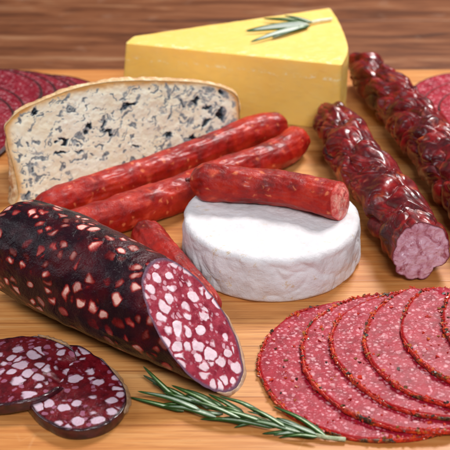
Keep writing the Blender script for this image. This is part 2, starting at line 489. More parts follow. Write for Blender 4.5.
# ------------------------------------------------------------------ slices
def outline_fn(R, seed, irr=.03, ex=1.0):
    def f(th):
        d = V((math.cos(th)*1.3, math.sin(th)*1.3, seed*3.7))
        return R*(1+irr*noise.fractal(d, 1, 2, 3))
    return f
def inside_cov(p, placed, w):
    """summed smooth coverage of point p by the slices already lying there"""
    h = 0
    for (c, rf, t) in placed:
        d = V((p.x-c.x, p.y-c.y, 0)); R = rf(math.atan2(d.y, d.x)); e = (d.length-R)/w
        s = 1 if e <= 0 else (0 if e >= 1 else 1-(3*e*e-2*e**3))
        h += t*s
    return h
def slice_parts(root, c, rf, t, placed, w, mm, rm, nth=180, nr=36, crust=.0, chips=0, chipmat=None, film=None, seed=0, wave=.03, rimname='rind', nadir=0.012, mask=None, rw=.06):
    mk = mask or (lambda th: 1.0)
    def zb(p): return nadir+inside_cov(p, placed, w)+wave*(1+noise.noise(V((p.x*.5, p.y*.5, seed))))
    vs, fs, at_ = [], [], []
    # top surface, side and bottom in one sheet: meat
    prof = [(j/nr, 1.0) for j in range(nr+1)]
    def pt(th, f, lvl):
        R = rf(th); x = c.x+math.cos(th)*R*f; y = c.y+math.sin(th)*R*f
        p = V((x, y, 0)); z = zb(p)+t*lvl*(1-.75*(1-mk(th))*max(0, f-.45)/.55)
        if lvl > .5: z += .014*noise.fractal(V((x*1.6, y*1.6, seed)), .8, 2, 3)
        return V((x, y, z))
    vs.append(pt(0, 0, 1)); at_.append(0)
    rows = [(j/nr, 1.0) for j in range(1, nr+1)]+[(1.0, .5), (1.0, 0.0)]+[(f, 0.0) for f in (.9, .7, .4, .15)]
    rows[nr-1] = (.988, 1.0); rows[nr] = (1.0, .72); rows[nr+1] = (.995, .0)
    for f, l in rows:
        for k in range(nth):
            vs.append(pt(2*math.pi*k/nth, f, l)); at_.append(f*(1 if f < .5 else mk(2*math.pi*k/nth)))
    for k in range(nth): fs.append((0, 1+k, 1+(k+1) % nth))
    for j in range(len(rows)-1):
        for k in range(nth):
            a = 1+j*nth+k; b = 1+j*nth+(k+1) % nth
            fs.append((a, a+nth, b+nth, b))
    fs.append(tuple(1+(len(rows)-1)*nth+k for k in range(nth)))
    mesh('meat', vs, fs, mm, root, {'rim': at_})
    # rind / pepper crust: a rough band round the edge
    n2 = nth*(4 if crust else 1); m2 = 12 if crust else 8
    vs, fs = [], []
    for k in range(n2):
        th = 2*math.pi*k/n2
        q = pt(th, 1.0, 0)
        out = V((math.cos(th), math.sin(th), 0))
        for j in range(m2):
            ph = 2*math.pi*j/m2
            a, b = (crust or rw)*(.25+.75*mk(th)), t*.5*(.25+.75*mk(th))
            g = V((math.cos(ph), math.sin(ph)))
            rr = 1.0
            pp = q+out*(g.x*a)+V((0, 0, b+g.y*(b+.012)))
            if crust: rr = (.45+.9*max(0, min(1, .5+1.4*noise.noise(V((math.cos(th)*2.5, math.sin(th)*2.5, seed*2.))))))+.5*noise.fractal(pp*3.3+V((0, 0, seed)), .7, 2, 4)+.25*noise.noise(pp*1.1)
            else: rr += .25*noise.noise(pp*2.5)
            z = b+g.y*(b+.012)*(rr if g.y > 0 else 1)
            vs.append(q+out*(g.x*a*rr)+V((0, 0, max(z, .0))))
    for k in range(n2):
        for j in range(m2):
            k2 = (k+1) % n2; j2 = (j+1) % m2
            fs.append((k*m2+j, k2*m2+j, k2*m2+j2, k*m2+j2))
    mesh(rimname, vs, fs, rm, root)
    if chips:
        rnd = random.Random(seed*13+5)
        vs, fs, tint = [], [], []
        for _ in range(chips):
            th = rnd.uniform(0, 2*math.pi)
            if rnd.random() < .86: f = 1+rnd.gauss(0, .013)+.002
            else: f = math.sqrt(rnd.random())*.97
            if noise.noise(V((math.cos(th)*2.5, math.sin(th)*2.5, seed*2.))) < rnd.uniform(-.3, .25) and f > .95: continue
            q = pt(th, min(f, 1.012), 1)
            s = rnd.uniform(.03, .12)*(1.15 if f < .95 else 1)
            if f > .96: q.z -= t*rnd.uniform(-.1, 1.0)*(.6 if f > 1 else 0)
            q.z += s*.22
            E = Matrix.Rotation(rnd.uniform(0, 6.28), 3, 'Z') @ Matrix.Rotation(rnd.uniform(-.6, .6), 3, 'X') @ Matrix.Rotation(rnd.uniform(-.6, .6), 3, 'Y')
            b0 = len(vs); tt = rnd.random()
            el = rnd.uniform(.5, 1.1)
            for sx, sy, sz in ((-1, -1, -1), (1, -1, -1), (1, 1, -1), (-1, 1, -1), (-1, -1, 1), (1, -1, 1), (1, 1, 1), (-1, 1, 1)):
                vv = V((sx*s*rnd.uniform(.5, 1), sy*s*el*rnd.uniform(.4, 1), sz*s*.35*rnd.uniform(.5, 1)))
                vs.append(q+E @ vv); tint.append(tt)
            for F_ in ((0, 3, 2, 1), (4, 5, 6, 7), (0, 1, 5, 4), (1, 2, 6, 5), (2, 3, 7, 6), (3, 0, 4, 7)):
                fs.append(tuple(b0+i for i in F_))
        mesh('spice_flakes', vs, fs, chipmat, root, {'tint': tint}, smooth=False)
    placed.append((c, rf, t+(.02)))

def build_salami():
    ms = m_salami('salami_meat'); mp = m_pepper(); mc = m_chip()
    placed = []
    spec = [((375, 364), 5.92, 'leftmost and undermost pepper crusted salami slice, touching the rosemary stem end'),
            ((417, 358), 5.85, 'second salami slice from the left in the front fan'),
            ((441, 351), 5.55, 'third salami slice from the left in the front fan'),
            ((473, 346), 5.5, 'fourth salami slice from the left in the front fan'),
            ((505, 337), 5.35, 'fifth salami slice from the left in the front fan'),
            ((545, 333), 5.35, 'topmost pepper crusted salami slice, only its left rim showing at the right photo edge')]
    for i, ((px, py), R, lab) in enumerate(spec):
        c = at(px, py, .2+i*.2); c.z = 0
        t = thing('salami_slice', c, lab, 'salami slice', 'pepper crusted salami slices fanned in the right foreground')
        slice_parts(t, c, outline_fn(R, i+1, .035), .25, placed, .9, ms, mp, nth=220, crust=.06, chips=800, chipmat=mc, seed=i+1, rimname='pepper_crust')
    mr = m_plain('salami_rind', (34, 8, 10), (64, 16, 18), .5, 2.5)
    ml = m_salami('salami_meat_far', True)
    placed = []
    spec = [((30, 104), 'undermost dark salami slice behind the blue cheese, its edge nearest the yellow cheese'),
            ((10, 104), 'second dark salami slice from the yellow cheese, stacked at the back left'),
            ((-2, 105), 'third dark salami slice from the yellow cheese, stacked at the back left'),
            ((-20, 106), 'fourth dark salami slice from the yellow cheese, stacked at the back left'),
            ((-35, 108), 'fifth dark salami slice, its edge showing above the corner of the blue cheese'),
            ((-54, 128), 'sixth dark salami slice at the left photo edge, second from the top of its stack'),
            ((-66, 138), 'topmost dark salami slice of the back left stack, at the photo edge')]
    for i, ((px, py), lab) in enumerate(spec):
        c = at(px, py, .2); c.z = 0
        t = thing('salami_slice', c, lab, 'salami slice', 'salami slices stacked at the back left')
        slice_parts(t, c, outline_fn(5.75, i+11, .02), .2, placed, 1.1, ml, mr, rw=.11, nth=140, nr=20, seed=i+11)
    placed = []
    spec = [((484, 101), 'undermost salami slice at the back right, behind the long dried sausage'),
            ((501, 111), 'middle salami slice of the three at the back right'),
            ((517, 120), 'topmost salami slice at the back right, barely inside the photo edge')]
    for i, ((px, py), lab) in enumerate(spec):
        c = at(px, py, .2); c.z = 0
        t = thing('salami_slice', c, lab, 'salami slice', 'salami slices at the back right')
        slice_parts(t, c, outline_fn(5.7, i+21, .02), .22, placed, 1.1, ms, mr, rw=.08, nth=140, nr=20, seed=i+21)

# outlines from arbitrary points -> radius function about a centre
def poly_rf(c, pts):
    ang = sorted((math.atan2(p.y-c.y, p.x-c.x), (V((p.x, p.y, 0))-V((c.x, c.y, 0))).length) for p in pts)
    n = len(ang)
    def f(th):
        th = math.atan2(math.sin(th), math.cos(th))
        for i in range(n):
            a0, r0 = ang[i]; a1, r1 = ang[(i+1) % n]
            if i == n-1: a1 += 2*math.pi
            tt = th if th >= ang[0][0] or i < n-1 else th+2*math.pi
            if i == n-1 and th < ang[0][0]: tt = th+2*math.pi
            if a0 <= tt <= a1:
                u = (tt-a0)/(a1-a0+1e-9)
                rm1 = ang[i-1][1]; r2 = ang[(i+2) % n][1]
                return .5*((2*r0)+(-rm1+r1)*u+(2*rm1-5*r0+4*r1-r2)*u*u+(-rm1+3*r0-3*r1+r2)*u**3)
        return ang[0][1]
    return f
def build_blood_slices():
    mm = m_blood_cut('dark_blood_slice', (108, 14, 24), (66, 8, 16), (214, 196, 208), (160, 100, 124), (44, 10, 20), scale=1.36, rim0=.93)
    rm = m_plain('blood_slice_casing', (34, 10, 16), (70, 20, 28), .3, 2.0, coat=.4)
    fm = m_plain('peeled_casing_film', (150, 110, 80), (190, 160, 130), .35, 2.0, alpha=.45)
    placed = []
    T = .6
    o2 = [(77, 347), (95, 357), (113, 373), (124, 389), (126, 401), (116, 418), (95, 429), (69, 431), (49, 423), (30, 406), (20, 385), (30, 362), (50, 349)]
    pts = [at(x, y, T*.9) for x, y in o2]; c = sum(pts, V())/len(pts); c.z = 0
    t = thing('blood_sausage_slice', c, 'right hand slice of dark blood sausage, flat, its left end under the other slice', 'blood sausage slice', 'two cut slices of blood sausage')
    slice_parts(t, c, poly_rf(c, pts), T, placed, 2.6, mm, rm, rw=.05, nth=200, nr=44, seed=41, wave=.02, rimname='casing')
    placed[-1] = (placed[-1][0], placed[-1][1], .30)
    film_band(t, [(96, 356), (112, 369), (123, 384), (128, 399), (124, 412)], T, fm, .13, 3)
    o1 = [(-60, 372), (-40, 345), (0, 334), (23, 333), (43, 337), (61, 343), (74, 351), (78, 362), (71, 376), (55, 389), (36, 398), (10, 402), (-35, 395)]
    pts = [at(x, y, T+.35) for x, y in o1]; c = sum(pts, V())/len(pts); c.z = 0
    t = thing('blood_sausage_slice', c, 'left hand slice of dark blood sausage, lapping over the other slice', 'blood sausage slice', 'two cut slices of blood sausage')
    slice_parts(t, c, poly_rf(c, pts), .6, placed, 2.6, mm, rm, rw=.05, nth=240, nr=44, seed=43, wave=.02, rimname='casing',
                mask=lambda th: 1-sm(1-abs(((th+.18+math.pi) % (2*math.pi))-math.pi)/.62))
    film_band(t, [(38, 334), (50, 337), (62, 341), (70, 346)], T+.42, fm, .13, 5)
def sm(x):
    x = max(0, min(1, x*2.2)); return x*x*(3-2*x)
def film_band(root, px, z, mat, w, seed):
    P = catmull([tuple(at(x, y, z)) for x, y in px], 50)
    vs, fs = [], []
    c = V(root['_base'])
    for i, p in enumerate(P):
        p = V(p); d = V((p.x-c.x, p.y-c.y, 0)).normalized()
        e = math.sin(math.pi*i/49)**.4
        for j in range(5):
            u = (j/4-.35)*w*2*e*(1+.6*noise.noise(V((i*.25, seed, 0))))
            vs.append(p+d*u+V((0, 0, -.02-(.25*abs(j/4-.3)**1.2)*(1+noise.noise(V((i*.3, j*.5, seed)))))))
    for i in range(49):
        for j in range(4):
            a = i*5+j; fs.append((a, a+1, a+6, a+5))
    o = mesh('casing_film', vs, fs, mat, root)
    md = o.modifiers.new('thick', 'SOLIDIFY'); md.thickness = .0003
    return o

# ------------------------------------------------------------------ sausages
def saus_disp(seed, amp=.11, wr=.03):
    o = V((seed*5.1, seed*2.3, seed))
    def f(p, s, th, d):
        q = V((s*.45, math.cos(th)*1.1, math.sin(th)*1.1))+o
        h = amp*noise.fractal(q, .9, 2, 3)
        q2 = V((s*.8, math.cos(th)*5, math.sin(th)*5))+o
        h += wr*noise.noise(q2)
        h -= wr*1.2*max(0, noise.noise(p*2.2+o))
        return h
    return f
def build_red_sausages():
    ms = m_sausage(); mc = m_sausage_cut()
    tip = m_plain('sausage_knot', (120, 30, 18), (90, 20, 14), .5)
    G = 'thin red smoked sausages'
    def run(px, z, lab, seed, plane=None, name='red_sausage', **kw):
        path = [(at(x, y, zz), r) for x, y, zz, r in [(q[0], q[1], q[2] if len(q) > 3 else z, q[-1]) for q in px]]
        mid = path[len(path)//2][0]
        t = thing(name, (mid.x, mid.y, mid.z-path[len(path)//2][1]), lab, 'sausage', G)
        vs, fs, ring = tube(path, 120, 240, saus_disp(seed), plane, cap1=plane is None, **kw)
        mesh('casing', vs, fs, ms, t)
        if plane:
            v2, f2, a2 = face_cap(ring, plane[1], .20, .10, 36, seed=seed)
            mesh('cut_face', v2, f2, mc, t, {'rim': a2})
        return t, path
    def knot(t, p, d, r=.12):
        path = [(p-d*.12, .16), (p+d*.1, .10), (p+d*.22, .12), (p+d*.3, .05)]
        vs, fs, _ = tube([(a, r_) for a, r_ in path], 20, 20, None, re0=.05, re1=.05)
        mesh('knot', vs, fs, tip, t)
    t, p = run([(36, 214, 1.0), (66, 201, 1.1), (118, 184, 1.13), (175, 163, 1.08), (228, 142, 1.1), (258, 131, 1.16), (287, 125.5, 1.05)], .98,
        'long thin red smoked sausage lying right in front of the blue cheese', 1)
    t, p = run([(60, 231, 1.0), (95, 221, 1.12), (147, 205, 1.2), (187, 190, 1.18), (230, 173, 1.12), (265, 160, 1.1), (287, 149, 1.08), (300, 135, .98)], 1.13,
        'red smoked sausage with curled right end, running behind the white round cheese', 2)
    t, p = run([(144, 228, .97), (151, 241, 1.06), (162, 256, 1.05), (180, 276, .98), (199, 296, .9), (214, 313, .84)], 1.02,
        'red smoked sausage squeezed between the dark blood sausage and the white round cheese', 3)
    n = V((.80, -.52, .22)).normalized()
    zt = 2.88+1.06
    t, p = run([(190, 180, zt, .98), (205, 181, zt, 1.12), (235, 184, zt, 1.1), (270, 187, zt, 1.05), (305, 193, zt, 1.03), (340, 201, zt, 1.13), (362, 205, zt, 1.13)], zt,
        'short red sausage with a pink cut end, on top of the white round cheese', 4, plane=(at(340, 201, zt), n))
    d = (p[0][0]-p[1][0]).normalized(); knot(t, p[0][0], d)

def dried_disp(seed, tw=.25):
    o = V((seed*7.3, seed*1.9, seed*3.1))
    def f(p, s, th, d):
        w = V((noise.noise(p*.5+o), noise.noise(p*.5+o+V((9, 0, 0))), noise.noise(p*.5+o+V((0, 9, 0)))))
        a = th+tw*s
        q = V((s*.27, math.cos(a)*.6, math.sin(a)*.6))+o+w*.45
        ds, _ = noise.voronoi(q)
        e = min(1, (ds[1]-ds[0])/.6)
        h = .46*(math.sin(e*math.pi/2)**.8)-.26
        l = noise.fractal(V((s*.4, math.cos(a)*1.5, math.sin(a)*1.5))+o+w*.4, .9, 2, 2)
        r = 1-min(1, abs(l)*2.6)
        h -= .12*r**2.2
        h += .045*noise.noise(V((s*.6, math.cos(a)*4.2, math.sin(a)*4.2))+o)+.16*noise.noise(p*.55+o)+.05*noise.noise(p*1.7+o)
        return h
    return f
def build_dried():
    ms, mc = m_dried(), m_dried_cut()
    G = 'dark wrinkled dried sausages'
    path = [(330, 112, 1.5, 1.05), (337, 126, 1.7, 1.5), (351, 148, 1.75, 1.65), (374, 180, 1.85, 1.72), (398, 214, 1.85, 1.78), (420, 250, 1.8, 1.78), (435, 280, 1.8, 1.75)]
    P = [(at(x, y, z), r) for x, y, z, r in path]
    m = P[3][0]
    t = thing('dried_sausage', (m.x, m.y, 0), 'dark wrinkled dried sausage with a pale pink cut end, beside the white cheese', 'dried sausage', G)
    n = V((.22, -.95, .16)).normalized(); pc = at(420, 252, 1.8)
    dd = dried_disp(2)
    def d1(p, s, th, d):
        h = dd(p, s, th, d)
        near = max(0, min(1, 1-(-(p-pc).dot(n))/4))
        a = math.atan2(d.z, d.x)              # notch low on the right side of the cut end
        h -= near*.45*math.exp(-((a+.95)/.32)**2)
        h += near*.06*math.cos(3*a)
        return h*(1-.45*near)
    vs, fs, ring = tube(P, 240, 420, d1, (pc, n), re0=1.1)
    mesh('casing', vs, fs, ms, t)
    v2, f2, a2 = face_cap(ring, n, .05, .10, 40, seed=3)
    mesh('cut_face', v2, f2, mc, t, {'rim': a2})
    path = [(357, 62, 1.7, 1.0), (368, 73, 1.8, 1.45), (393, 98, 1.9, 1.72), (420, 128, 1.9, 1.85), (446, 161, 1.9, 1.88), (478, 205, 1.9, 1.88), (510, 250, 1.8, 1.7)]
    P = [(at(x, y, z), r) for x, y, z, r in path]
    m = P[3][0]
    t = thing('dried_sausage', (m.x, m.y, 0), 'dark wrinkled dried sausage beside the yellow cheese, its near end outside the photo', 'dried sausage', G)
    vs, fs, ring = tube(P, 240, 420, dried_disp(5), None, re0=1.1)
    mesh('casing', vs, fs, ms, t)

def build_blood():
    ms = m_blood_skin()
    mc = m_blood_cut('blood_sausage_meat', (164, 58, 74), (120, 26, 44), (240, 226, 232), (218, 168, 180), (104, 74, 92), rim0=.925)
    fm = m_plain('tan_casing_film', (190, 150, 120), (214, 184, 160), .35, 2.0, alpha=.6)
    z = 2.95
    path = [(9, 241, z-.2, 2.5), (22, 247, z-.1, 2.75), (60, 263, z-.1, 2.86), (110, 287, z-.1, 2.78), (150, 306, z-.2, 2.62), (194, 329, z-.4, 2.36), (240, 352, z-.5, 2.35), (275, 370, z-.5, 2.3)]
    P = [(at(x, y, zz), r) for x, y, zz, r in path]
    az, el = math.radians(60), math.radians(46)
    n = V((math.cos(el)*math.sin(az), -math.cos(el)*math.cos(az), math.sin(el)))
    pc = at(196, 330, z-.4)
    m = P[2][0]
    t = thing('blood_sausage', (m.x, m.y, 0), 'thick dark blood sausage studded with fat cubes, with a slanted cut end', 'blood sausage')
    o = V((3, 8, 1))
    def dsp(p, s, th, d):
        h = .13*noise.fractal(p*.32+o, .9, 2, 3)+.035*noise.noise(p*1.3)
        h -= .05*max(0, noise.noise(V((s*.5, math.cos(th)*5, math.sin(th)*5))))*1.2
        e = max(0, 1-s/3.0)
        h -= .5*e*abs(noise.noise(V((math.cos(th)*2.5, math.sin(th)*2.5, 3))))
        return h
    vs, fs, ring = tube(P, 220, 300, dsp, (pc, n), re0=1.3, pw=.4)
    mesh('casing', vs, fs, ms, t)
    v2, f2, a2 = face_cap(ring, n, .12, .06, 50, seed=9)
    mesh('cut_face', v2, f2, mc, t, {'rim': a2})
    # a torn edge of tan casing standing proud of the cut along its right side
    cen = sum(ring, V())/len(ring); vs, fs = [], []
    K = [p for p in ring]
    best = max(range(len(K)), key=lambda i: K[i].x+.2*K[i].y)
    span = 74; L = [K[(best-span//2+i-4) % len(K)] for i in range(span)]
    for i, p in enumerate(L):
        d = (p-cen).normalized(); e = math.sin(math.pi*i/(span-1))**.5
        w = .34*e*(1+.5*noise.noise(V((i*.16, 2, 0))))
        for j in range(5):
            u = j/4
            vs.append(p+d*(.012+w*u*.8)+n*(.02-.3*u*u*w+.04*noise.noise(V((i*.3, j*.7, 1)))))
    for i in range(span-1):
        for j in range(4):
            a = i*5+j; fs.append((a, a+1, a+6, a+5))
    f = mesh('casing_film', vs, fs, fm, t)
    md = f.modifiers.new('thick', 'SOLIDIFY'); md.thickness = .0003

# ------------------------------------------------------------------ cheeses
def build_camembert():
    mat = m_camembert()
    c = V((2.72, -3.65, 0)); R, H = 5.17, 2.88
    t = thing('white_round_cheese', c, 'whole round white cheese with a soft wrinkled rind in the middle of the board', 'cheese')
    prof = []
    for j in range(1, 60): prof.append((j/60*(R-.45), H, 0))
    for j in range(16):
        a = j/15*math.pi/2; prof.append((R-.45+.45*math.sin(a), H-.45+.45*math.cos(a), 1))
    for j in range(1, 34): prof.append((R+.06*math.sin(j/34*math.pi), H-.45-(H-.8)*j/34, 2))
    for j in range(10):
        a = j/9*math.pi/2; prof.append((R-.35+.35*math.cos(a), .35-.35*math.sin(a), 2))
    prof.append((R*.5, 0, 2))
    nth = 420; vs = [V((c.x, c.y, H))]; fs = []; rim = [0]
    for (r, z, k) in prof:
        for i in range(nth):
            th = 2*math.pi*i/nth
            d = V((math.cos(th), math.sin(th), 0))
            rr = r*(1+.012*noise.noise(d*1.1)+.006*noise.noise(d*3))
            p = c+d*rr+V((0, 0, z))
            h = .03*noise.fractal(p*.9, .9, 2, 4)
            if k == 0: p.z += h*2.4+.09*noise.noise(p*.35)
            else:
                q = V((math.atan2(d.y, d.x)*4.2+z*.35, z*.75+.35*math.sin(th*3), 2.2))+V((1, 1, 0))*.5*noise.noise(p*.7)
                q = V((d.x*4.0, d.y*4.0, z*.8))*.42+V((noise.noise(p*.6), noise.noise(p*.6+V((7, 0, 0))), 0))*.9
                ds, _ = noise.voronoi(q)
                e = min(1, (ds[1]-ds[0])/.42)
                s = .11*(e**.8)-.08
                s += .09*noise.noise(V((d.x*3.5, d.y*3.5, z*.5)))+.035*noise.noise(p*1.6)
                wgt = min(1, max(0, (H-z)/.5)) if z > 1 else min(1, z/.25)
                p += d*(s*wgt+h)
                p.z += .09*noise.noise(p*.35)*(z/H)+h*(z/H)
            p.z = max(p.z, .006)
            vs.append(p); rim.append(max(0, min(1, (r/R-.62)/.3)) if k < 2 else .8)
    for i in range(nth): fs.append((0, 1+i, 1+(i+1) % nth))
    for j in range(len(prof)-1):
        for i in range(nth):
            a = 1+j*nth+i; b = 1+j*nth+(i+1) % nth
            fs.append((a, a+nth, b+nth, b))
    mesh('rind', vs, fs, mat, t, {'rim': rim})

def build_gouda():
    mg = m_gouda()
    mr = m_plain('wax_yellow_rind', (232, 188, 90), (240, 202, 112), .4, 1.0, .3, sss=.4)
    H = 5.1
    top = [(125, 43), (134, 36), (330, 8), (338, 20), (345, 36), (348, 50), (342, 65)]
    T = [at(x, y, H) for x, y in top]; 
    base_c = sum(T, V())/len(T)
    t = thing('yellow_cheese_wedge', (base_c.x, base_c.y, 0), 'tall wedge of hard yellow cheese standing at the back with rosemary on top', 'cheese')
    # denser outline, straight sides and a curved rind
    def seg(a, b, n): return [a.lerp(b, i/n) for i in range(n)]
    out = seg(T[0], T[1], 8)+seg(T[1], T[2], 90)
    cur = catmull([tuple(q) for q in T[2:]], 60)
    out += [V(q) for q in cur[:-1]]+seg(T[6], T[0], 110)
    # round the corners slightly
    for _ in range(2): out = [(out[i-1]+out[i]*2+out[(i+1) % len(out)])/4 for i in range(len(out))]
    m = len(out); c = sum(out, V())/m
    prof = [(j/26, H) for j in range(1, 26)]+[(None, 0)]*0
    rows = []
    bev = .05
    for j in range(1, 40): rows.append(('top', j/40))
    for j in range(9): rows.append(('bev', j/8*math.pi/2))
    for j in range(1, 60): rows.append(('side', j/60))
    rows.append(('side', 1.0)); rows.append(('bot', .5))
    nrm = []
    for i in range(m):
        d = (out[(i+1) % m]-out[i-1]); q = V((d.y, -d.x, 0)).normalized()
        if q.dot(out[i]-c) < 0: q = -q
        nrm.append(q)
    vs = [c.copy()]; fs = []; cr = [.2]
    for kind, u in rows:
        for i in range(m):
            p = out[i].copy(); q = nrm[i]
            if kind == 'top': p = c+(p-q*bev-c)*u; p.z = H; k = .12*u
            elif kind == 'bev': p = p-q*bev*(1-math.sin(u)); p.z = H-bev*(1-math.cos(u)); k = .35
            elif kind == 'side': p.z = (H-bev)*(1-u); k = .9*math.exp(-((p.z-(H-1.15))/.12)**2)+.02
            else: p = c+(p-c)*u; p.z = 0; k = 0
            if kind in ('side', 'bev'):
                lean = max(0, 1-(p.x-T[0].x)/2.5)
                p.x -= lean*.55*(1-p.z/H)
            h = .014*noise.fractal(p*.8, .9, 2, 4)
            if kind == 'top':
                edge = min(1, (1-u)*6)
                p.z += h*1.4
                if u > .5: k = max(k, .9*math.exp(-((1-u)/.22)**2)) if i > 150 else k
            elif kind == 'bev': p += q*h; p.z += h*1.4
            elif kind == 'side': p += q*h
            p.z = max(p.z, .004)
            vs.append(p); cr.append(k)
    for i in range(m): fs.append((0, 1+i, 1+(i+1) % m))
    for j in range(len(rows)-1):
        for i in range(m):
            a = 1+j*m+i; b = 1+j*m+(i+1) % m
            fs.append((a, a+m, b+m, b))
    mesh('cheese_body', vs, fs, mg, t, {'crumble': cr})
    # rind on the curved side: a thin shell proud of the body
    idx = [i for i in range(m) if 99 <= i <= 155]
    vs, fs = [], []
    nz = 40
    for j in range(nz+1):
        z = .03+(H-.12)*j/nz
        for i in idx:
            e = min(1, min(i-99, 155-i)/5)
            p = out[i].copy(); p.z = z
            w = .13*e*min(1, (nz-j)/3*.5+.3)
            vs.append(p+nrm[i]*(w-.05+.02*noise.fractal(p*.9, .9, 2, 3)))
    k = len(idx)
    for j in range(nz):
        for i in range(k-1):
            a = j*k+i; fs.append((a, a+1, a+k+1, a+k))
    o = mesh('rind', vs, fs, mr, t)
    return H

def build_blue():
    mp, mr = m_bluecheese(), m_bluerind()
    A, B = at(14, 206, 0), at(240, 141, 0)
    ux = (B-A).normalized(); back = V((-ux.y, ux.x, 0))
    if back.y < 0: back = -back
    tilt = math.radians(16)
    n = (-back*math.cos(tilt)+V((0, 0, 1))*math.sin(tilt)).normalized()
    px = [(5, 129), (7, 124), (20, 111), (42, 101), (62, 93), (82, 87), (104, 83), (130, 81), (160, 81), (190, 82), (212, 85), (228, 90), (237, 97), (239, 110), (239, 125), (240, 140)]
    P = [at_plane(x, y, A, n) for x, y in px]
    # bottom edge follows the base line, left side runs in a little near the board
    low = [B.lerp(A, i/8) for i in range(1, 9)]
    left = [at_plane(x, y, A, n) for x, y in [(19, 195), (17, 183), (13, 165), (8, 147)]]
    K = P+low+left
    dense = []
    m0 = len(K)
    for i in range(m0):
        p0, p1, p2, p3 = K[i-1], K[i], K[(i+1) % m0], K[(i+2) % m0]
        nn = max(4, int((p2-p1).length/.07))
        for k in range(nn):
            u = k/nn
            lerp = p1.lerp(p2, u)
            cr = .5*((2*p1)+(-p0+p2)*u+(2*p0-5*p1+4*p2-p3)*u*u+(-p0+3*p1-3*p2+p3)*u**3)
            dense.append(cr if (i < len(P)-2) else lerp)
    for _ in range(3): dense = [(dense[i-1]+dense[i]*2+dense[(i+1) % len(dense)])/4 for i in range(len(dense))]
    m = len(dense); c = sum(dense, V())/m
    t = thing('blue_cheese', (c.x, c.y, 0), 'thick cream coloured blue cheese with grey veins and tan rind, behind red sausages', 'cheese')
    e1 = ux; e2 = n.cross(ux)
    if e2.z < 0: e2 = -e2
    def vein(q):
        u = (q-c).dot(e1); v = (q-c).dot(e2)
        wx = noise.fractal(V((u*1.1, v*1.1, 5)), .8, 2, 3); wy = noise.fractal(V((u*1.1, v*1.1, 9)), .8, 2, 3)
        w = V((u+.45*wx, v+.45*wy, 0))
        g = V((w.x*.8+w.y*.35, w.y*1.7-w.x*.55, 1.3))
        a = noise.fractal(g*1.35, .7, 2.2, 5)
        ds, _ = noise.voronoi(V((g.x*1.35, g.y*1.25, 2.5)))
        dn = noise.noise(V((u*.33, v*.4, 11)))
        low = max(0, min(1, .5-v*.22))                    # more cavities towards the board
        line = max(0, 1-(ds[1]-ds[0])/.16)*max(0, min(1, (noise.noise(g*.9+V((3, 3, 3)))-.14+dn*.4)/.14))
        st = max(0, min(1, (a-.40+.30*dn+.06*low)/.22))
        sp = max(0, min(1, (noise.noise(g*2.6+V((1, 8, 3)))-.36)/.12))
        c2 = noise.noise(V((w.x*1.25+.3*w.y, w.y*1.5-.4*w.x, 7)))
        big = max(0, min(1, (c2+.3*dn+.2*low-.36)/.22))
        return max(st*.6, line*.42, sp*.6, big*(.5+.65*max(0, min(1, .45+a*2.2))))
    nr = 170
    vs = [c.copy()]; fs = []; ve = [vein(c)]; rm = [0]
    for j in range(1, nr+1):
        f = j/nr
        for p in dense:
            q = c+(p-c)*f; d = (p-q).length
            fade = min(1, d/.45)
            v = vein(q)*fade
            h = .06*noise.fractal(q*.8, .9, 2, 4)*min(1, d/.3)+.022*noise.fractal(q*3.5, .8, 2, 3)*min(1, d/.3)
            dep = .04*v+.24*max(0, v-.62)/.4
            vs.append(q+n*(h-dep)); ve.append(v); rm.append(max(0, 1-d/2.4) if d < 2.4 else 0)
    for k in range(m): fs.append((0, 1+k, 1+(k+1) % m))
    for j in range(nr-1):
        for k in range(m):
            a = 1+j*m+k; b = 1+j*m+(k+1) % m; fs.append((a, a+m, b+m, b))
    mesh('cut_face', vs, fs, mp, t, {'vein': ve, 'rim': rm})
    # rind: shell running back from the outline
    D = 4.5; rows = 46
    vs, fs, fr = [], [], []
    hb = V((-.10, .99, 0))
    for j in range(rows+1):
        u = j/rows; s = D*u
        for i, p in enumerate(dense):
            o = (p-c).normalized(); g = min(1, s/.25)
            bul = .12*math.sin(g*math.pi/2)+.10*noise.fractal(p*1.2+hb*s*1.2, .8, 2, 4)*min(1, s/.12+.35)
            left_low = max(0, min(1, (A.x+1.8-p.x)/1.6))*max(0, min(1, (4.5-p.z)/3.0))
            q = p+hb*s+o*bul-ux*left_low*.45*math.sin(min(1, s/.9)*math.pi/2)
            q.z -= max(0, s-.35)*.62*min(1, p.z/3)
            q.z = max(q.z, .01)
            if j == 0: q = p+n*(.03+.05*noise.noise(p*3.1))+o*.03
            vs.append(q); fr.append(max(0, 1-s/.5))
    b0 = len(vs); vs.append(c+hb*D); fr.append(0)
    for j in range(rows):
        for k in range(m):
            a = j*m+k; b = j*m+(k+1) % m; fs.append((a, b, b+m, a+m))
    for k in range(m): fs.append((rows*m+k, rows*m+(k+1) % m, b0))
    mesh('rind', vs, fs, mr, t, {'front': fr})

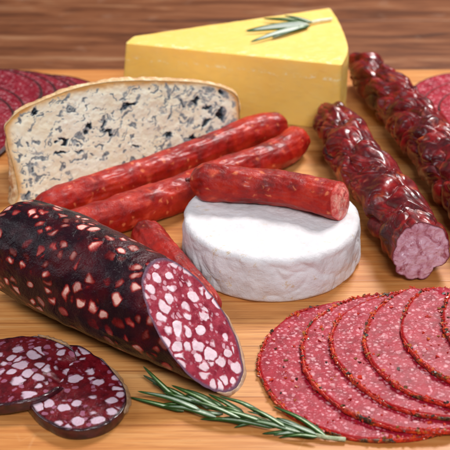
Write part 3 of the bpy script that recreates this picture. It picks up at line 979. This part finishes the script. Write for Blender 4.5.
# ------------------------------------------------------------------ rosemary
def leaf(root, P, w, ml, bend=0.1, roll=0.0, name='leaf', under=0.0, lift=.1):
    """P: knots base..tip in cm"""
    C = [V(q) for q in catmull([tuple(p) for p in P], 22)]
    T, _ = frames(C)
    vs, fs, mid, un = [], [], [], []
    for i, (c, t) in enumerate(zip(C, T)):
        u = i/21
        ww = w*1.08*(min(1, u*6+.35))*(max(0, 1-u)**.42)*(.9+.1*math.sin(u*3))
        side = t.cross(V((0, 0, 1))).normalized(); nn = side.cross(t).normalized()
        R_ = Matrix.Rotation(roll, 3, t); side = R_ @ side; nn = R_ @ nn
        prof = [(-1, -.18, 0), (-.92, .10, .05), (-.6, .30, .3), (-.22, .26, .8), (0, .18, 1), (.22, .26, .8), (.6, .30, .3), (.92, .10, .05), (1, -.18, 0), (.5, -.22, .3), (0, -.14, 1), (-.5, -.22, .3)]
        for k, (a, b, m_) in enumerate(prof):
            vs.append(c+side*a*ww+nn*b*ww+V((0, 0, 0))); mid.append(m_*(1-u**3)); un.append(1.0 if k > 8 else under)
    m = 12
    for i in range(21):
        for k in range(m):
            a = i*m+k; b = i*m+(k+1) % m; fs.append((a, a+m, b+m, b))
    fs.append(tuple(range(m))); fs.append(tuple(21*m+k for k in range(m-1, -1, -1)))
    return mesh(name, vs, fs, ml, root, {'mid': mid, 'under': un})
def build_rosemary(Hg):
    ml, mst = m_leaf(), m_stem()
    c = at(240, 414, 0)
    t = thing('rosemary_sprig', c, 'long rosemary sprig lying on the board in front of the blood sausage and salami', 'rosemary', 'rosemary sprigs')
    st = [(346, 439.5, .16, .11), (322, 436.5, .2, .1), (289, 427, .28, .09), (253, 417, .35, .08), (217, 409, .38, .07), (190, 403, .36, .05), (172, 399, .33, .035)]
    vs, fs, _ = tube([(at(x, y, z), r) for x, y, z, r in st], 24, 120, lambda p, s, th, d: .02*noise.noise(p*4), re0=.04, re1=.05)
    mesh('stem', vs, fs, mst, t)
    L = [  # (base, mid?, tip, z base, z tip, width, roll, under)
        ((326, 436), (273, 406), .25, .45, .15, .2, 0), ((314, 437), (262, 433.5), .18, .12, .15, -.2, 0),
        ((268, 418), (219, 396), .5, .85, .15, .3, .0), ((244, 414), (208, 394), .45, .9, .14, -.5, 0),
        ((178, 400), (143, 366), .45, 1.0, .15, .2, 0), ((174, 399), (143, 375), .3, .4, .13, 0, 0),
        ((200, 410), (137, 391), .45, .55, .17, .3, .35), ((184, 411), (129, 397), .2, .14, .14, 0, 0),
        ((216, 417), (163, 406), .35, .3, .17, .1, .3), ((220, 408), (171, 385), .5, .95, .15, -.2, 0),
        ((276, 427), (212, 418), .35, .22, .16, .1, .35), ((300, 432), (236, 418), .4, .42, .15, -.1, .2),
        ((262, 421), (206, 408), .5, .6, .15, .2, 0), ((286, 427), (241, 404), .5, .8, .14, .3, 0),
        ((240, 418), (190, 400), .55, .8, .15, .5, .1), ((208, 406), (163, 392), .4, .6, .15, .0, .3),
        ((316, 434), (262, 416), .42, .5, .14, .0, .4), ((226, 411), (186, 389), .3, .25, .12, .0, 0),
        ((250, 424), (200, 419), .2, .12, .14, .0, 0), ((196, 405), (152, 383), .35, .5, .14, .1, 0)]
    extra = random.Random(11)
    for k in range(12):                                       # short inner needles round the stem
        u = k/11; bx = 318-130*u+extra.uniform(-6, 6); by = 436-33*u+extra.uniform(-1, 2)
        up = 1 if k % 2 else -1
        ln = extra.uniform(24, 40)
        L.append(((bx, by), (bx-ln, by-6-(8 if up > 0 else -7)+extra.uniform(-3, 3)), .35, .65 if up > 0 else .12, extra.uniform(.10, .14), extra.uniform(-.4, .3), extra.choice([0, .2, .5])))
    for i, (b, tp, zb, zt, w, roll, un) in enumerate(L):
        rnd = random.Random(i)
        B, Tt = at(*b, zb), at(*tp, zt)
        md = B.lerp(Tt, .5)+V((rnd.uniform(-.08, .08), rnd.uniform(-.12, .12), .10))
        leaf(t, [B, md, Tt], w, ml, roll=roll-.45, under=un)
    # small sprig on the yellow cheese
    H = Hg+.06
    c = at(292, 28, H)
    t = thing('rosemary_sprig', c, 'small rosemary tip with pale underleaves resting on top of the yellow cheese wedge', 'rosemary', 'rosemary sprigs')
    st = [(332, 19, H+.12, .13), (318, 21, H+.14, .12), (307, 23.5, H+.16, .12), (298, 26, H+.2, .10), (288, 28, H+.2, .06)]
    vs, fs, _ = tube([(at(x, y, z), r) for x, y, z, r in st], 24, 60, lambda p, s, th, d: .02*noise.noise(p*4), re0=.04, re1=.05)
    pale = m_plain('pale_stem', (206, 206, 176), (226, 224, 204), .5, 3)
    mesh('stem', vs, fs, pale, t)
    L = [((312, 22), (263, 18.5), .25, .2, .21, .2, 0), ((307, 24), (245, 31), .35, .2, .24, -.5, 1.0),
         ((300, 27), (250, 42), .3, .14, .17, -.3, 1.0), ((309, 25), (272, 38), .2, .12, .2, .1, 0.1),
         ((311, 22), (284, 15.5), .3, .45, .13, .1, .2)]
    for i, (b, tp, zb, zt, w, roll, un) in enumerate(L):
        B, Tt = at(*b, H+zb), at(*tp, H+zt)
        leaf(t, [B, B.lerp(Tt, .5)+V((0, .0, .08)), Tt], w*1.4, ml, roll=roll-.4, under=un)

# ------------------------------------------------------------------ light, world, camera
def area(name, loc, aim, sx, sy, power, col):
    L = bpy.data.lights.new(name, 'AREA'); L.shape = 'RECTANGLE'
    L.size = sx*CM; L.size_y = sy*CM; L.energy = power; L.color = col
    o = bpy.data.objects.new(name, L); COL.objects.link(o)
    o.location = V(loc)*CM
    o.rotation_euler = (V(aim)-V(loc)).to_track_quat('-Z', 'Y').to_euler()
    return o
def build_light():
    w = bpy.data.worlds.new('World'); SC.world = w; w.use_nodes = True
    bg = w.node_tree.nodes['Background']; bg.inputs[0].default_value = (.86, .90, 1, 1); bg.inputs[1].default_value = .09
    area('softbox_back', (38, 62, 92), (0, 0, 0), 38, 26, 14.5, (1, .98, .96))
    area('softbox_left', (-75, 5, 60), (0, -5, 0), 30, 50, 2.4, (.9, .94, 1))
    area('softbox_front', (20, -95, 90), (0, 0, 0), 42, 30, 11.5, (.95, .97, 1))
def build_camera():
    cam = bpy.data.cameras.new('camera'); o = bpy.data.objects.new('camera', cam); COL.objects.link(o)
    cam.sensor_width = 36; cam.lens = FPX/450*36
    o.location = CAMP*CM; o.rotation_euler = (math.radians(90)-PITCH, 0, 0)
    cam.clip_start = .02; cam.clip_end = 20
    cam.dof.use_dof = True; cam.dof.focus_distance = .60; cam.dof.aperture_fstop = 18
    SC.camera = o

build_setting()
build_salami()
build_blood_slices()
build_red_sausages()
build_dried()
build_blood()
build_camembert()
Hg = build_gouda()
build_blue()
build_rosemary(Hg)
build_light()
build_camera()
for o in BASES: del o['_base']
SC.view_settings.view_transform = 'Standard'
SC.view_settings.look = 'None'
SC.view_settings.exposure = .12
SC.view_settings.gamma = 1
SC.render.engine = 'CYCLES'
SC.cycles.use_denoising = True
SC.cycles.max_bounces = 8
